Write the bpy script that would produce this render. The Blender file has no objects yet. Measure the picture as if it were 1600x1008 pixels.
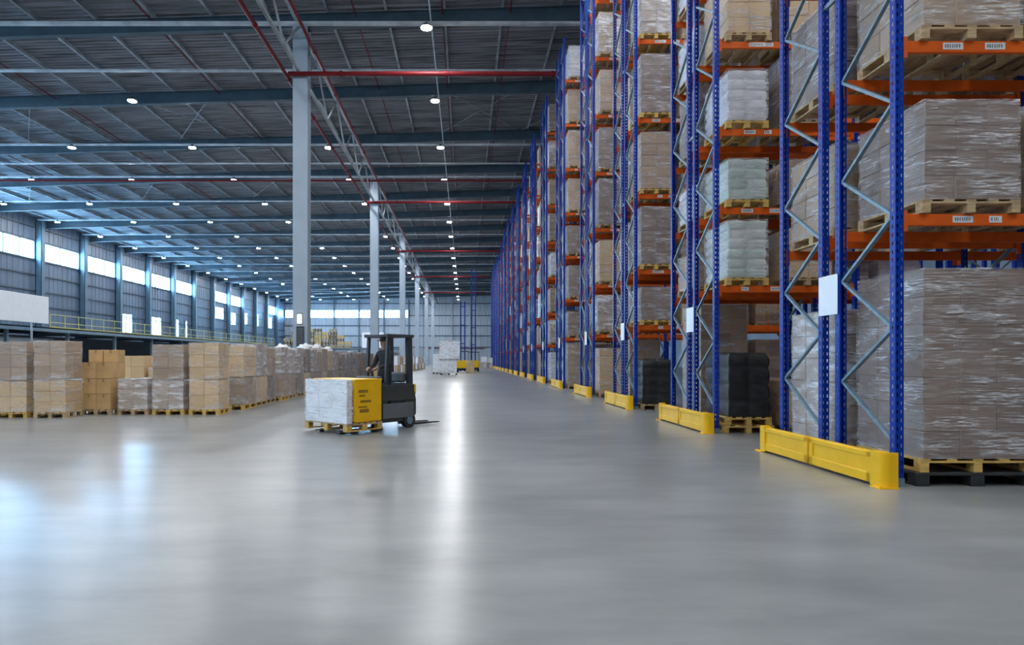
import bpy, math, random
from mathutils import Vector, Matrix, noise
R = math.radians
PI = math.pi
S = bpy.context.scene
COL = S.collection
rng = random.Random(7)

# ------------------------------------------------------------------ camera
CAM_Z = 1.5
F = 1000.0                      # focal length in pixels of the 1600 wide frame
VX, VY = 727.0, 562.0           # where lines running down the hall meet
cd = bpy.data.cameras.new('camera')
cam = bpy.data.objects.new('camera', cd); COL.objects.link(cam)
cam.location = (0, 0, CAM_Z); cam.rotation_euler = (R(90), 0, 0)
cd.sensor_width = 36; cd.lens = 36 * F / 1600
cd.shift_x = (800 - VX) / 1600; cd.shift_y = (VY - 504) / 1600
cd.clip_end = 600; cd.clip_start = 0.05
S.camera = cam
S.view_settings.view_transform = 'Standard'
S.view_settings.look = 'None'
S.view_settings.gamma = 1
S.view_settings.use_curve_mapping = False
S.view_settings.exposure = 0.38

def WX(px, d): return (px - VX) / F * d
def WZ(py, d): return CAM_Z + (VY - py) / F * d

# ------------------------------------------------------------------ materials
def new_mat(name):
    m = bpy.data.materials.new(name); m.use_nodes = True
    nt = m.node_tree
    return m, nt, nt.nodes['Principled BSDF'], nt.nodes['Material Output']

def N(nt, t, **kw):
    n = nt.nodes.new(t)
    for k, v in kw.items():
        if k in n.inputs.keys(): n.inputs[k].default_value = v
        else: setattr(n, k, v)
    return n

def coords(nt, scale=(1, 1, 1), space='Object'):
    tc = N(nt, 'ShaderNodeTexCoord'); mp = N(nt, 'ShaderNodeMapping')
    mp.inputs['Scale'].default_value = scale
    nt.links.new(tc.outputs[space], mp.inputs['Vector'])
    return mp.outputs['Vector']

def noise_tex(nt, scale, stretch=(1, 1, 1), detail=3, space='Object', rough=0.5):
    n = N(nt, 'ShaderNodeTexNoise')
    n.inputs['Scale'].default_value = scale; n.inputs['Detail'].default_value = detail
    n.inputs['Roughness'].default_value = rough
    nt.links.new(coords(nt, stretch, space), n.inputs['Vector'])
    return n.outputs['Fac']

def ramp(nt, sock, stops):
    r = N(nt, 'ShaderNodeValToRGB'); e = r.color_ramp.elements
    while len(e) < len(stops): e.new(0.5)
    for el, (p, c) in zip(e, stops):
        el.position = p; el.color = (*c, 1) if len(c) == 3 else c
    nt.links.new(sock, r.inputs['Fac'])
    return r.outputs['Color']

def mapr(nt, sock, a, b, c, d):
    m = N(nt, 'ShaderNodeMapRange')
    for i, v in zip(('From Min', 'From Max', 'To Min', 'To Max'), (a, b, c, d)): m.inputs[i].default_value = v
    nt.links.new(sock, m.inputs['Value'])
    return m.outputs['Result']

def mixc(nt, fac, a, b):
    m = N(nt, 'ShaderNodeMix'); m.data_type = 'RGBA'
    for sock, v in ((m.inputs[0], fac), (m.inputs[6], a), (m.inputs[7], b)):
        if hasattr(v, 'is_output'): nt.links.new(v, sock)
        elif isinstance(v, tuple): sock.default_value = (*v, 1)
        else: sock.default_value = v
    return m.outputs[2]

def bump(nt, sock, strength, dist=0.02):
    b = N(nt, 'ShaderNodeBump'); b.inputs['Strength'].default_value = strength; b.inputs['Distance'].default_value = dist
    nt.links.new(sock, b.inputs['Height'])
    return b.outputs['Normal']

def simple(name, col, rough=0.5, metal=0.0, var=0.12, scale=3.0, coat=0.0, bmp=0.0, stretch=(1, 1, 1), spec=0.5):
    m, nt, p, o = new_mat(name)
    f = noise_tex(nt, scale, stretch)
    lo = tuple(c * (1 - var) for c in col); hi = tuple(min(1, c * (1 + var)) for c in col)
    nt.links.new(ramp(nt, f, [(0.3, lo), (0.7, hi)]), p.inputs['Base Color'])
    p.inputs['Roughness'].default_value = rough; p.inputs['Metallic'].default_value = metal
    p.inputs['Coat Weight'].default_value = coat; p.inputs['Specular IOR Level'].default_value = spec
    if bmp: nt.links.new(bump(nt, f, bmp), p.inputs['Normal'])
    return m

def emit(name, col, strength):
    m, nt, p, o = new_mat(name)
    p.inputs['Base Color'].default_value = (*col, 1)
    p.inputs['Emission Color'].default_value = (*col, 1)
    p.inputs['Emission Strength'].default_value = strength
    return m

def floor_mat():
    m, nt, p, o = new_mat('polished_concrete')
    a = noise_tex(nt, 0.16, (1, 1, 1), 4, rough=0.55)
    b = noise_tex(nt, 1.1, (0.6, 1.6, 1), 6, rough=0.6)
    c1 = ramp(nt, a, [(0.28, (0.175, 0.183, 0.187)), (0.72, (0.325, 0.328, 0.322))])
    c2 = ramp(nt, b, [(0.28, (0.76, 0.76, 0.765)), (0.72, (1.2, 1.2, 1.19))])
    mu = N(nt, 'ShaderNodeMix'); mu.data_type = 'RGBA'; mu.blend_type = 'MULTIPLY'; mu.inputs[0].default_value = 1
    nt.links.new(c1, mu.inputs[6]); nt.links.new(c2, mu.inputs[7])
    nt.links.new(mu.outputs[2], p.inputs['Base Color'])
    p.inputs['Roughness'].default_value = 0.275
    p.inputs['IOR'].default_value = 1.52
    return m

def load_mat(name, lo, hi, haze, haze_amt, coat=0.8, rough=0.6, seam=None):
    """wrapped goods: printed carton or sack colour that varies box by box, hazy bands of bunched film, glossy crinkled film over it"""
    m, nt, p, o = new_mat(name)
    at = N(nt, 'ShaderNodeAttribute'); at.attribute_name = 'tint'
    oi = N(nt, 'ShaderNodeObjectInfo')
    ad = N(nt, 'ShaderNodeMath', operation='MULTIPLY_ADD')
    nt.links.new(oi.outputs['Random'], ad.inputs[0]); ad.inputs[1].default_value = 0.5
    sc = N(nt, 'ShaderNodeMath', operation='MULTIPLY'); sc.inputs[1].default_value = 0.5
    nt.links.new(at.outputs['Fac'], sc.inputs[0]); nt.links.new(sc.outputs[0], ad.inputs[2])
    base = ramp(nt, ad.outputs[0], [(0.1, lo), (0.9, hi)])
    band = noise_tex(nt, 2.2, (1.0, 1.0, 3.5), 5, rough=0.6)
    fac = mapr(nt, band, 0.50, 0.62, 0.0, haze_amt)
    nt.links.new(mixc(nt, fac, base, haze), p.inputs['Base Color'])
    p.inputs['Roughness'].default_value = rough
    p.inputs['Coat Weight'].default_value = coat; p.inputs['Coat Roughness'].default_value = 0.13
    cr = noise_tex(nt, 5.0, (1.0, 1.0, 4.0), 5, rough=0.6)
    nt.links.new(bump(nt, cr, 0.9, 0.03), p.inputs['Coat Normal'])
    return m

def film_mat():
    m, nt, p, o = new_mat('clear_stretch_film')
    p.inputs['Base Color'].default_value = (0.87, 0.87, 0.89, 1)
    p.inputs['Roughness'].default_value = 0.2
    p.inputs['Specular IOR Level'].default_value = 0.9
    cr = noise_tex(nt, 3.4, (1.0, 1.0, 4.5), 5, rough=0.6)
    nt.links.new(bump(nt, cr, 1.0, 0.06), p.inputs['Normal'])
    # bunched creases: thin wandering sideways lines, gathered in patches
    def crease(scale, stretch, width, off):
        n = noise_tex(nt, scale, stretch, 3, rough=0.55)
        a = N(nt, 'ShaderNodeMath', operation='SUBTRACT'); nt.links.new(n, a.inputs[0]); a.inputs[1].default_value = off
        c = N(nt, 'ShaderNodeMath', operation='ABSOLUTE'); nt.links.new(a.outputs[0], c.inputs[0])
        return mapr(nt, c.outputs[0], 0.0, width, 1.0, 0.0)
    def mul(a, c):
        m_ = N(nt, 'ShaderNodeMath', operation='MULTIPLY'); nt.links.new(a, m_.inputs[0]); nt.links.new(c, m_.inputs[1]); return m_.outputs[0]
    def mx_(a, c):
        m_ = N(nt, 'ShaderNodeMath', operation='MAXIMUM'); nt.links.new(a, m_.inputs[0]); nt.links.new(c, m_.inputs[1]); return m_.outputs[0]
    p1 = mapr(nt, noise_tex(nt, 1.5, (1.0, 1.0, 2.6), 2), 0.47, 0.62, 0.04, 1.0)
    p2 = mapr(nt, noise_tex(nt, 2.3, (0.8, 0.8, 2.0), 2), 0.44, 0.64, 0.10, 1.0)
    coarse = mul(crease(1.8, (0.6, 0.6, 5.5), 0.035, 0.5), p1)
    fine = mul(crease(3.2, (0.5, 0.5, 9.0), 0.05, 0.47), p2)
    fac = mapr(nt, mx_(coarse, fine), 0.0, 1.0, 0.02, 0.8)
    lw = N(nt, 'ShaderNodeLayerWeight'); lw.inputs['Blend'].default_value = 0.2
    ad = N(nt, 'ShaderNodeMath', operation='MULTIPLY_ADD'); ad.use_clamp = True
    nt.links.new(lw.outputs['Facing'], ad.inputs[0]); ad.inputs[1].default_value = 0.2; nt.links.new(fac, ad.inputs[2])
    gl = N(nt, 'ShaderNodeBsdfGlossy'); gl.inputs['Roughness'].default_value = 0.2; gl.inputs['Color'].default_value = (0.95, 0.95, 0.97, 1)
    b2 = bump(nt, cr, 1.0, 0.06); nt.links.new(b2, gl.inputs['Normal'])
    tr = N(nt, 'ShaderNodeBsdfTransparent'); mx = N(nt, 'ShaderNodeMixShader'); m2 = N(nt, 'ShaderNodeMixShader')
    m2.inputs[0].default_value = 0.05
    nt.links.new(tr.outputs[0], m2.inputs[1]); nt.links.new(gl.outputs[0], m2.inputs[2])
    nt.links.new(ad.outputs[0], mx.inputs[0]); nt.links.new(m2.outputs[0], mx.inputs[1]); nt.links.new(p.outputs[0], mx.inputs[2])
    nt.links.new(mx.outputs[0], o.inputs['Surface'])
    return m

M = {}
M['floor'] = floor_mat()
M['blue'] = simple('blue_painted_steel', (0.003, 0.034, 0.30), 0.36, 0.0, 0.15, 5, spec=0.22)
M['orange'] = simple('orange_painted_steel', (0.72, 0.115, 0.010), 0.45, 0.0, 0.12, 4, spec=0.25)
M['galv'] = simple('galvanised_steel', (0.17, 0.25, 0.30), 0.45, 0.3, 0.2, 9)
M['yellow'] = simple('yellow_painted_steel', (0.90, 0.50, 0.006), 0.38, 0.0, 0.05, 4, spec=0.35)
M['wood'] = simple('pale_pallet_wood', (0.46, 0.33, 0.18), 0.75, 0, 0.3, 4, stretch=(1, 6, 6))
M['woodyel'] = simple('yellow_pallet_wood', (0.62, 0.40, 0.11), 0.7, 0, 0.25, 4, stretch=(1, 6, 6))
M['blackplastic'] = simple('black_plastic', (0.025, 0.027, 0.03), 0.55, 0, 0.2, 8)
M['sign'] = simple('white_sign_board', (0.80, 0.84, 0.90), 0.45, 0, 0.03, 2)
M['label'] = simple('white_paper_label', (0.75, 0.75, 0.75), 0.6, 0, 0.15, 30)
M['ink'] = simple('dark_print', (0.22, 0.22, 0.24), 0.6, 0, 0.1, 8)
M['deck'] = simple('galvanised_roof_deck', (0.235, 0.245, 0.27), 0.5, 0.2, 0.5, 0.8, stretch=(0.35, 5, 1))
M['rafter'] = simple('grey_blue_roof_steel', (0.055, 0.095, 0.125), 0.5, 0.1, 0.2, 1)
M['purlin'] = simple('light_grey_roof_steel', (0.36, 0.40, 0.43), 0.5, 0.2, 0.4, 1)
M['tray'] = simple('pale_cable_tray', (0.52, 0.57, 0.60), 0.45, 0.2, 0.25, 1)
M['column'] = simple('pale_blue_grey_column_paint', (0.36, 0.43, 0.50), 0.5, 0, 0.06, 1)
M['truss'] = simple('pale_truss_paint', (0.33, 0.37, 0.40), 0.5, 0.1, 0.3, 1)
M['redpipe'] = simple('red_pipe_paint', (0.17, 0.011, 0.015), 0.5, 0, 0.15, 2, spec=0.2)
M['wall'] = simple('grey_blue_wall_sheet', (0.105, 0.150, 0.215), 0.45, 0.1, 0.18, 0.5, stretch=(1, 4, 0.3))
M['wallend'] = simple('light_grey_wall_sheet', (0.42, 0.47, 0.53), 0.5, 0.1, 0.1, 0.4, stretch=(4, 1, 0.3))
M['girt'] = simple('dark_wall_steel', (0.045, 0.065, 0.09), 0.5, 0.1, 0.15, 1)
M['pilaster'] = simple('teal_grey_wall_column', (0.085, 0.155, 0.215), 0.45, 0, 0.1, 0.6)
M['walkway'] = simple('walkway_blue_grey_steel', (0.16, 0.24, 0.31), 0.5, 0.1, 0.1, 1)
M['rail'] = simple('yellow_handrail_paint', (0.55, 0.50, 0.10), 0.45, 0, 0.1, 2)
M['glass'] = emit('daylit_window_pane', (0.30, 0.63, 1.0), 26.0)
M['lamp'] = emit('lit_lamp_diffuser', (0.95, 0.98, 1.0), 430.0)
M['lampbody'] = simple('dark_lamp_housing', (0.10, 0.11, 0.12), 0.4, 0.4)
M['film'] = film_mat()
M['carton'] = load_mat('wrapped_brown_cartons', (0.31, 0.205, 0.125), (0.47, 0.325, 0.205), (0.55, 0.50, 0.48), 0.15, coat=0.2)
M['greycarton'] = load_mat('wrapped_grey_brown_cartons', (0.185, 0.13, 0.10), (0.27, 0.19, 0.15), (0.50, 0.46, 0.46), 0.15, coat=0.25)
M['tan'] = load_mat('wrapped_tan_cartons', (0.56, 0.375, 0.185), (0.72, 0.51, 0.28), (0.66, 0.58, 0.48), 0.12, coat=0.12)
M['silver'] = load_mat('film_bundled_cartons', (0.34, 0.25, 0.185), (0.50, 0.41, 0.34), (0.86, 0.86, 0.89), 0.9)
M['whitesack'] = load_mat('white_sacks', (0.62, 0.62, 0.66), (0.76, 0.76, 0.80), (0.85, 0.86, 0.9), 0.4)
M['greensack'] = load_mat('pale_green_sacks', (0.44, 0.60, 0.50), (0.74, 0.76, 0.74), (0.85, 0.88, 0.88), 0.4)
M['blackwrap'] = load_mat('black_stretch_film', (0.006, 0.006, 0.007), (0.013, 0.013, 0.015), (0.05, 0.05, 0.055), 0.3, coat=0.55)
M['whitebox'] = load_mat('white_wrapped_boxes', (0.78, 0.78, 0.80), (0.88, 0.88, 0.90), (0.93, 0.93, 0.94), 0.4)
M['card'] = simple('bare_cardboard', (0.58, 0.37, 0.165), 0.75, 0, 0.12, 3)
M['tape'] = simple('brown_packing_tape', (0.36, 0.21, 0.09), 0.3, 0, 0.1, 5)
M['tyre'] = simple('black_rubber', (0.02, 0.02, 0.022), 0.7)
M['truckdark'] = simple('charcoal_truck_paint', (0.035, 0.040, 0.045), 0.4, 0, 0.1, 3, coat=0.2)
M['forksteel'] = simple('dark_fork_steel', (0.05, 0.05, 0.055), 0.4, 0.6)
M['cloth'] = simple('dark_work_clothes', (0.022, 0.026, 0.034), 0.85, 0, 0.2, 12)
M['skin'] = simple('skin', (0.42, 0.24, 0.17), 0.55, 0, 0.06, 8)
M['hair'] = simple('dark_cap_cloth', (0.018, 0.018, 0.022), 0.8)
M['white'] = simple('white_paint', (0.78, 0.80, 0.83), 0.5, 0, 0.04, 1)
M['seatgrey'] = simple('grey_vinyl', (0.12, 0.13, 0.14), 0.5)

# ------------------------------------------------------------------ mesh builder
class MB:
    def __init__(s): s.v = []; s.f = []; s.mi = []
    def add(s, vs, fs, mi=0):
        b = len(s.v); s.v += [tuple(v) for v in vs]
        for f in fs: s.f.append([b + i for i in f]); s.mi.append(mi)
        return s
    def box(s, x0, x1, y0, y1, z0, z1, mi=0):
        return s.add([(x0, y0, z0), (x1, y0, z0), (x1, y1, z0), (x0, y1, z0), (x0, y0, z1), (x1, y0, z1), (x1, y1, z1), (x0, y1, z1)],
              [(0, 3, 2, 1), (4, 5, 6, 7), (0, 1, 5, 4), (1, 2, 6, 5), (2, 3, 7, 6), (3, 0, 4, 7)], mi)
    def bbox(s, x0, x1, y0, y1, z0, z1, b=0.01, mi=0):
        """box with bevelled edges"""
        vs = []; idx = {}
        X = (x0, x1); Y = (y0, y1); Z = (z0, z1)
        for i in (0, 1):
            for j in (0, 1):
                for k in (0, 1):
                    sx, sy, sz = (1, -1)[i], (1, -1)[j], (1, -1)[k]
                    for a in range(3):
                        p = [X[i] + sx * b, Y[j] + sy * b, Z[k] + sz * b]
                        p[a] = (X[i], Y[j], Z[k])[a]
                        idx[(i, j, k, a)] = len(vs); vs.append(p)
        fs = []
        def q(*ks): fs.append([idx[t] for t in ks])
        for a in range(3):
            o = [t for t in range(3) if t != a]
            for sd in (0, 1):
                r = []
                for u, w in ((0, 0), (1, 0), (1, 1), (0, 1)):
                    t = [0, 0, 0]; t[a] = sd; t[o[0]] = u; t[o[1]] = w
                    r.append((*t, a))
                if (sd == 0) == (a != 1): r.reverse()
                q(*r)
            for u in (0, 1):
                for w in (0, 1):
                    t0 = [0, 0, 0]; t1 = [0, 0, 0]; t0[o[0]] = t1[o[0]] = u; t0[o[1]] = t1[o[1]] = w; t1[a] = 1
                    q((*t0, o[0]), (*t1, o[0]), (*t1, o[1]), (*t0, o[1]))
        for i in (0, 1):
            for j in (0, 1):
                for k in (0, 1): q((i, j, k, 0), (i, j, k, 1), (i, j, k, 2))
        return s.add(vs, fs, mi)
    def bar(s, a, b, w, h, up=(0, 0, 1), mi=0):
        a = Vector(a); b = Vector(b); d = (b - a).normalized(); u = Vector(up)
        sd = d.cross(u)
        if sd.length < 1e-4: sd = d.cross(Vector((1, 0, 0)))
        sd.normalize(); u = sd.cross(d).normalized()
        vs = []
        for p in (a, b):
            for i, j in ((-1, -1), (1, -1), (1, 1), (-1, 1)): vs.append(p + sd * w / 2 * i + u * h / 2 * j)
        return s.add(vs, [(0, 1, 2, 3), (7, 6, 5, 4), (0, 4, 5, 1), (1, 5, 6, 2), (2, 6, 7, 3), (3, 7, 4, 0)], mi)
    def tube(s, a, b, r, n=8, r2=None, mi=0):
        a = Vector(a); b = Vector(b); d = (b - a).normalized()
        x = d.orthogonal().normalized(); y = d.cross(x); r2 = r if r2 is None else r2
        vs = [a + (x * math.cos(2 * PI * i / n) + y * math.sin(2 * PI * i / n)) * r for i in range(n)]
        vs += [b + (x * math.cos(2 * PI * i / n) + y * math.sin(2 * PI * i / n)) * r2 for i in range(n)]
        fs = [(i, (i + 1) % n, n + (i + 1) % n, n + i) for i in range(n)] + [tuple(range(n))[::-1], tuple(range(n, 2 * n))]
        return s.add(vs, fs, mi)
    def prism(s, pts, h0, h1, axis='z', mi=0):
        n = len(pts)
        def P(p, h): return {'z': (p[0], p[1], h), 'y': (p[0], h, p[1]), 'x': (h, p[0], p[1])}[axis]
        vs = [P(p, h0) for p in pts] + [P(p, h1) for p in pts]
        fs = [(i, (i + 1) % n, n + (i + 1) % n, n + i) for i in range(n)] + [tuple(range(n))[::-1], tuple(range(n, 2 * n))]
        return s.add(vs, fs, mi)
    def mesh(s, name, mats, smooth=False):
        me = bpy.data.meshes.new(name); me.from_pydata(s.v, [], s.f); me.update()
        for m in (mats if isinstance(mats, (list, tuple)) else [mats]): me.materials.append(m)
        if any(s.mi): me.polygons.foreach_set('material_index', s.mi)
        if smooth: me.polygons.foreach_set('use_smooth', [True] * len(me.polygons))
        return me
    def build(s, name, mats, parent=None, smooth=False, loc=None):
        return put(name, s.mesh(name, mats, smooth), parent, loc)

def put(name, me, parent=None, loc=None, rot=None):
    o = bpy.data.objects.new(name, me); COL.objects.link(o)
    if parent is not None: o.parent = parent
    if loc: o.location = loc
    if rot: o.rotation_euler = rot
    return o

def tag(o, label=None, cat=None, group=None, kind=None):
    if label: o['label'] = label
    if cat: o['category'] = cat
    if group: o['group'] = group
    if kind: o['kind'] = kind
    return o

def empty(name, loc=(0, 0, 0), rz=0, label=None, cat=None, group=None):
    o = bpy.data.objects.new(name, None); COL.objects.link(o)
    o.empty_display_size = 0.2
    o.location = loc; o.rotation_euler = (0, 0, rz)
    return tag(o, label, cat, group)

KIDS = {}
def copy_tree(o, parent=None):
    c = o.copy(); COL.objects.link(c)
    if parent is not None: c.parent = parent
    for ch in [k for k in o.children]: copy_tree(ch, c)
    return c

def structure(o): o['kind'] = 'structure'; return o

ORD = ['zeroth', 'first', 'second', 'third', 'fourth', 'fifth', 'sixth', 'seventh', 'eighth', 'ninth', 'tenth', 'eleventh', 'twelfth', 'thirteenth',
       'fourteenth', 'fifteenth', 'sixteenth', 'seventeenth', 'eighteenth', 'nineteenth', 'twentieth']
def ordinal(n):
    if n <= 20: return ORD[n]
    tens = {2: 'twenty', 3: 'thirty', 4: 'forty', 5: 'fifty', 6: 'sixty', 7: 'seventy', 8: 'eighty'}
    t, u = divmod(n, 10)
    if u == 0: return {3: 'thirtieth', 4: 'fortieth', 5: 'fiftieth', 6: 'sixtieth', 7: 'seventieth', 8: 'eightieth'}[t]
    return tens[t] + '-' + ORD[u]

# ------------------------------------------------------------------ the hall
XL, XR, Y0, Y1 = -57.0, 44.0, -34.0, 202.0
XC = -9.45                                   # column line
COLS = [37 + 29.7 * k for k in range(6)]
def deck_z(x): return 21.7 + 0.030 * (x - XC) if x < 24 else 21.7 + 0.030 * (24 - XC) - 0.03 * (x - 24)

structure(MB().box(XL - 1, XR + 1, Y0 - 1, Y1 + 1, -0.3, 0).build('floor', M['floor']))

# corrugated roof deck, ribs running across the hall
b = MB(); xs = [XL - 0.6, 24, XR + 0.6]; prof = []
y = Y0 - 0.6
while y < Y1 + 0.6:
    prof += [(y, 0), (y + 0.14, 0), (y + 0.19, 0.09), (y + 0.33, 0.09)]; y += 0.38
vs = [(x, yy, deck_z(x) + dz) for x in xs for yy, dz in prof] + [(x, yy, deck_z(x) + dz + .12) for x in xs for yy, dz in prof]
n = len(prof); fs = []
for k in range(2):
    for i in range(n - 1):
        a = k * n + i
        fs.append((a, a + 1, a + n + 1, a + n)); a += 3 * n
        fs.append((a + n, a + n + 1, a + 1, a))
b.add(vs, fs); structure(b.build('ceiling', M['deck']))

# rafters across the hall
def i_section(b, y, x0, x1, depth, fw, drop=0.27):
    for (a, c) in ((x0, min(x1, 24)), (24, x1)):
        if c <= a: continue
        for (z0, z1, hw) in ((-0.03, 0, fw / 2), (-depth, -depth + 0.03, fw / 2), (-depth, 0, 0.012)):
            za, zc = deck_z(a) - drop, deck_z(c) - drop
            b.add([(a, y - hw, za + z0), (a, y + hw, za + z0), (a, y + hw, za + z1), (a, y - hw, za + z1),
                   (c, y - hw, zc + z0), (c, y + hw, zc + z0), (c, y + hw, zc + z1), (c, y - hw, zc + z1)],
                  [(0, 3, 2, 1), (4, 5, 6, 7), (0, 1, 5, 4), (1, 2, 6, 5), (2, 3, 7, 6), (3, 0, 4, 7)])
    return b
k = 0
yy = 37 - 9.9 * 5
while yy < Y1:
    structure(i_section(MB(), yy, XL + .4, XR - .4, 0.82, 0.34).build('ceiling_beam', M['rafter']))
    yy += 9.9; k += 1
# purlins down the hall, hung right under the deck
x = XL + 2.2
while x < XR:
    z = deck_z(x)
    b = MB(); b.box(x - 0.012, x + 0.012, Y0 + 1, Y1 - .5, z - 0.26, z - 0.005)
    b.box(x - 0.07, x + 0.07, Y0 + 1, Y1 - .5, z - 0.27, z - 0.25)
    structure(b.build('ceiling_purlin', M['purlin']))
    x += 3.35
# bracing rods between rafters in some bays
for yb in (46.9, 66.7, 96.4, 126.1):
    for xa in (-52, -38.6, -25.2, -2, 5):
        b = MB()
        for s in (0, 1):
            b.bar((xa, yb + (9.6 if s else 0.3), deck_z(xa) - .33), (xa + 6.5, yb + (0.3 if s else 9.6), deck_z(xa + 6.5) - .33), 0.05, 0.05)
        structure(b.build('ceiling_brace', M['purlin']))

# columns: H sections with base plate
for i, y in enumerate(COLS):
    t = deck_z(XC) - 1.09
    e = MB()
    for yo in (-0.36, 0.36): e.box(XC - .42, XC + .42, y + yo - .025, y + yo + .025, 0, t)
    e.box(XC - .02, XC + .02, y - .34, y + .34, 0, t)
    c = structure(e.build('column', M['column']))
    MB().box(XC - .6, XC + .6, y - .55, y + .55, 0, .04).build('base_plate', M['column'], c)
    MB().box(XC - .5, XC + .5, y - .45, y + .45, t, t + .08).build('cap_plate', M['rafter'], c)
# jack truss along the column line
for i in range(-1, 6):
    ya = 37 + 29.7 * i; yb = min(ya + 29.7, Y1 - .5); zt = deck_z(XC) - 1.2; zb = 17.9
    ya = max(ya, Y0 + 1)
    b = MB(); b.bar((XC, ya + .5, zb), (XC, yb - .5, zb), 0.16, 0.16); b.bar((XC, ya + .5, zt), (XC, yb - .5, zt), 0.16, 0.16)
    nseg = max(2, round((yb - ya) / 3.3)); st = (yb - ya - 1) / nseg
    for q in range(nseg):
        y_ = ya + .5 + q * st; up = q % 2
        b.bar((XC, y_, zb if not up else zt), (XC, y_ + st, zt if not up else zb), 0.10, 0.10)
    structure(b.build('ceiling_truss', M['truss']))

# red sprinkler mains and branches, pale cable trays
def pipe(name, a, c, r, mat, label, cat, group=None):
    b = MB(); b.tube(a, c, r, 10)
    d = (Vector(c) - Vector(a)); L = d.length; d.normalize(); q = 3.0
    while q < L:
        p = Vector(a) + d * q; b.tube(p - d * .07, p + d * .07, r * 1.3, 10); q += 6.0
    return tag(b.build(name, mat, smooth=False), label, cat, group, 'thing')
pipe('ceiling_pipe', (XC - .75, 4, 17.72), (XC - .75, Y1 - 1, 17.72), .11, M['redpipe'], 'red sprinkler main running down the hall past the column heads', 'pipe')
pipe('ceiling_pipe', (XC + .75, 4, 19.3), (XC + .75, Y1 - 1, 19.3), .10, M['redpipe'], 'higher red sprinkler main on the rack side of the column line', 'pipe')
for i, y in enumerate(COLS[:5]):
    pipe('ceiling_pipe', (XC - .6, y - .62, 17.75), (14 if i < 3 else 4.8, y - .62, 17.75), .13, M['redpipe'],
         f'red sprinkler pipe crossing from the {ordinal(i + 1)} column to the racks', 'pipe', 'red cross pipes from the columns')
pipe('ceiling_pipe', (XL + 1, 62.6, 19.0), (13, 62.6, 19.0), .09, M['redpipe'], 'thin red pipe crossing the whole hall before the second column', 'pipe')
for x, nm in ((-6.3, 'nearest the columns'), (-1.3, 'over the main aisle lamps'), (2.6, 'nearest the rack tops'), (-18, 'first beyond the columns'), (-30, 'second beyond the columns'), (-42, 'third beyond the columns')):
    pipe('sprinkler_branch', (x, 20, deck_z(x) - .47), (x, Y1 - 2, deck_z(x) - .47), .04, M['redpipe'], f'thin red sprinkler branch under the deck, {nm}', 'pipe', 'thin red branches under the deck')
for i, (y, h) in enumerate(((34.95, .14), (40.6, .10), (54.6, .11), (59.8, .09), (64.2, .13), (74.1, .11), (84, .11), (93.8, .11), (103.6, .11), (113.4, .11), (123, .11), (133, .11), (152.6, .11), (172, .11))):
    b = MB(); z = 19.78; xl = XL + .9 if i > 1 else -40
    for s in (-.12, .12): b.box(xl, 14, y + s - .012, y + s + .012, z, z + h)
    b.box(xl, 14, y - .12, y + .12, z, z + .02)
    tag(b.build('cable_tray', M['tray']), f'pale cable tray crossing under the roof, {ordinal(i + 1)} from the camera', 'cable tray', 'pale cable trays crossing the roof')
pipe('cable_duct', (-1.9, 20, 20.30), (-1.9, Y1 - 2, 20.30), .04, M['tray'], 'thin pale conduit carrying the main aisle lamps', 'conduit')

# side wall with pilasters, girts, windows
def wall_box(name, x0, x1, y0, y1, mat, z1=24):
    return structure(MB().box(x0, x1, y0, y1, 0, z1).build(name, mat))
PIL = [85.1 - 9.7 * k for k in range(11, 0, -1)] + [85.1 + 9.7 * k for k in range(12)]
HAS = lambda y: not (133 < y < 143 or 162 < y < 182)
def ribbed(name, x0, x1, z0, z1, mat, axis, t, parent=None, facing=1):
    """trapezoid-ribbed sheet cladding with thickness; axis 'y': runs along y at x=t, axis 'x': runs along x at y=t"""
    p = []; u = x0
    while u < x1 - 1e-6:
        for du, dz in ((0, 0), (.55, 0), (.60, .05), (.80, .05), (.85, 0)):
            if u + du <= x1: p.append((u + du, dz))
        u += 1.0
    p.append((x1, 0)); b = MB(); vs = []
    for uu, dz in p:
        for zz in (z0, z1):
            for th in (0, 1):
                w = t + facing * (dz if th == 0 else -0.15)
                vs.append((w, uu, zz) if axis == 'y' else (uu, w, zz))
    fs = []
    for i in range(len(p) - 1):
        a = i * 4; c = a + 4
        fs += [(a, c, c + 2, a + 2), (a + 1, a + 3, c + 3, c + 1), (a, a + 1, c + 1, c), (a + 2, c + 2, c + 3, a + 3)]
    b.add(vs, fs); e = 4 * (len(p) - 1); b.add([vs[i] for i in (0, 1, 3, 2)], [(0, 1, 2, 3)]); b.add([vs[e + i] for i in (0, 1, 3, 2)], [(0, 1, 2, 3)])
    return b.build(name, mat, parent)
WZ0, WZ1 = 14.75, 17.2
wl = structure(ribbed('wall_left', Y0, Y1, 0, WZ0, M['wall'], 'y', XL))
ribbed('upper_sheet', Y0, Y1, WZ1, 20.6, M['wall'], 'y', XL, wl)
for i in range(len(PIL) - 1):
    if not HAS((PIL[i] + PIL[i + 1]) / 2): ribbed('infill_sheet', PIL[i], PIL[i + 1], WZ0, WZ1, M['wall'], 'y', XL, wl)
MB().box(XL - .2, XL - .18, Y0, Y1, 0, 24).build('outer_sheet', M['wall'], wl)
for z in (4.0, 8.6, 10.6, 12.7, 14.68, 17.25, 19.0):
    MB().box(XL + .02, XL + .2, Y0, Y1, z - .08, z + .08).build('girt', M['girt'], wl)
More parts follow.
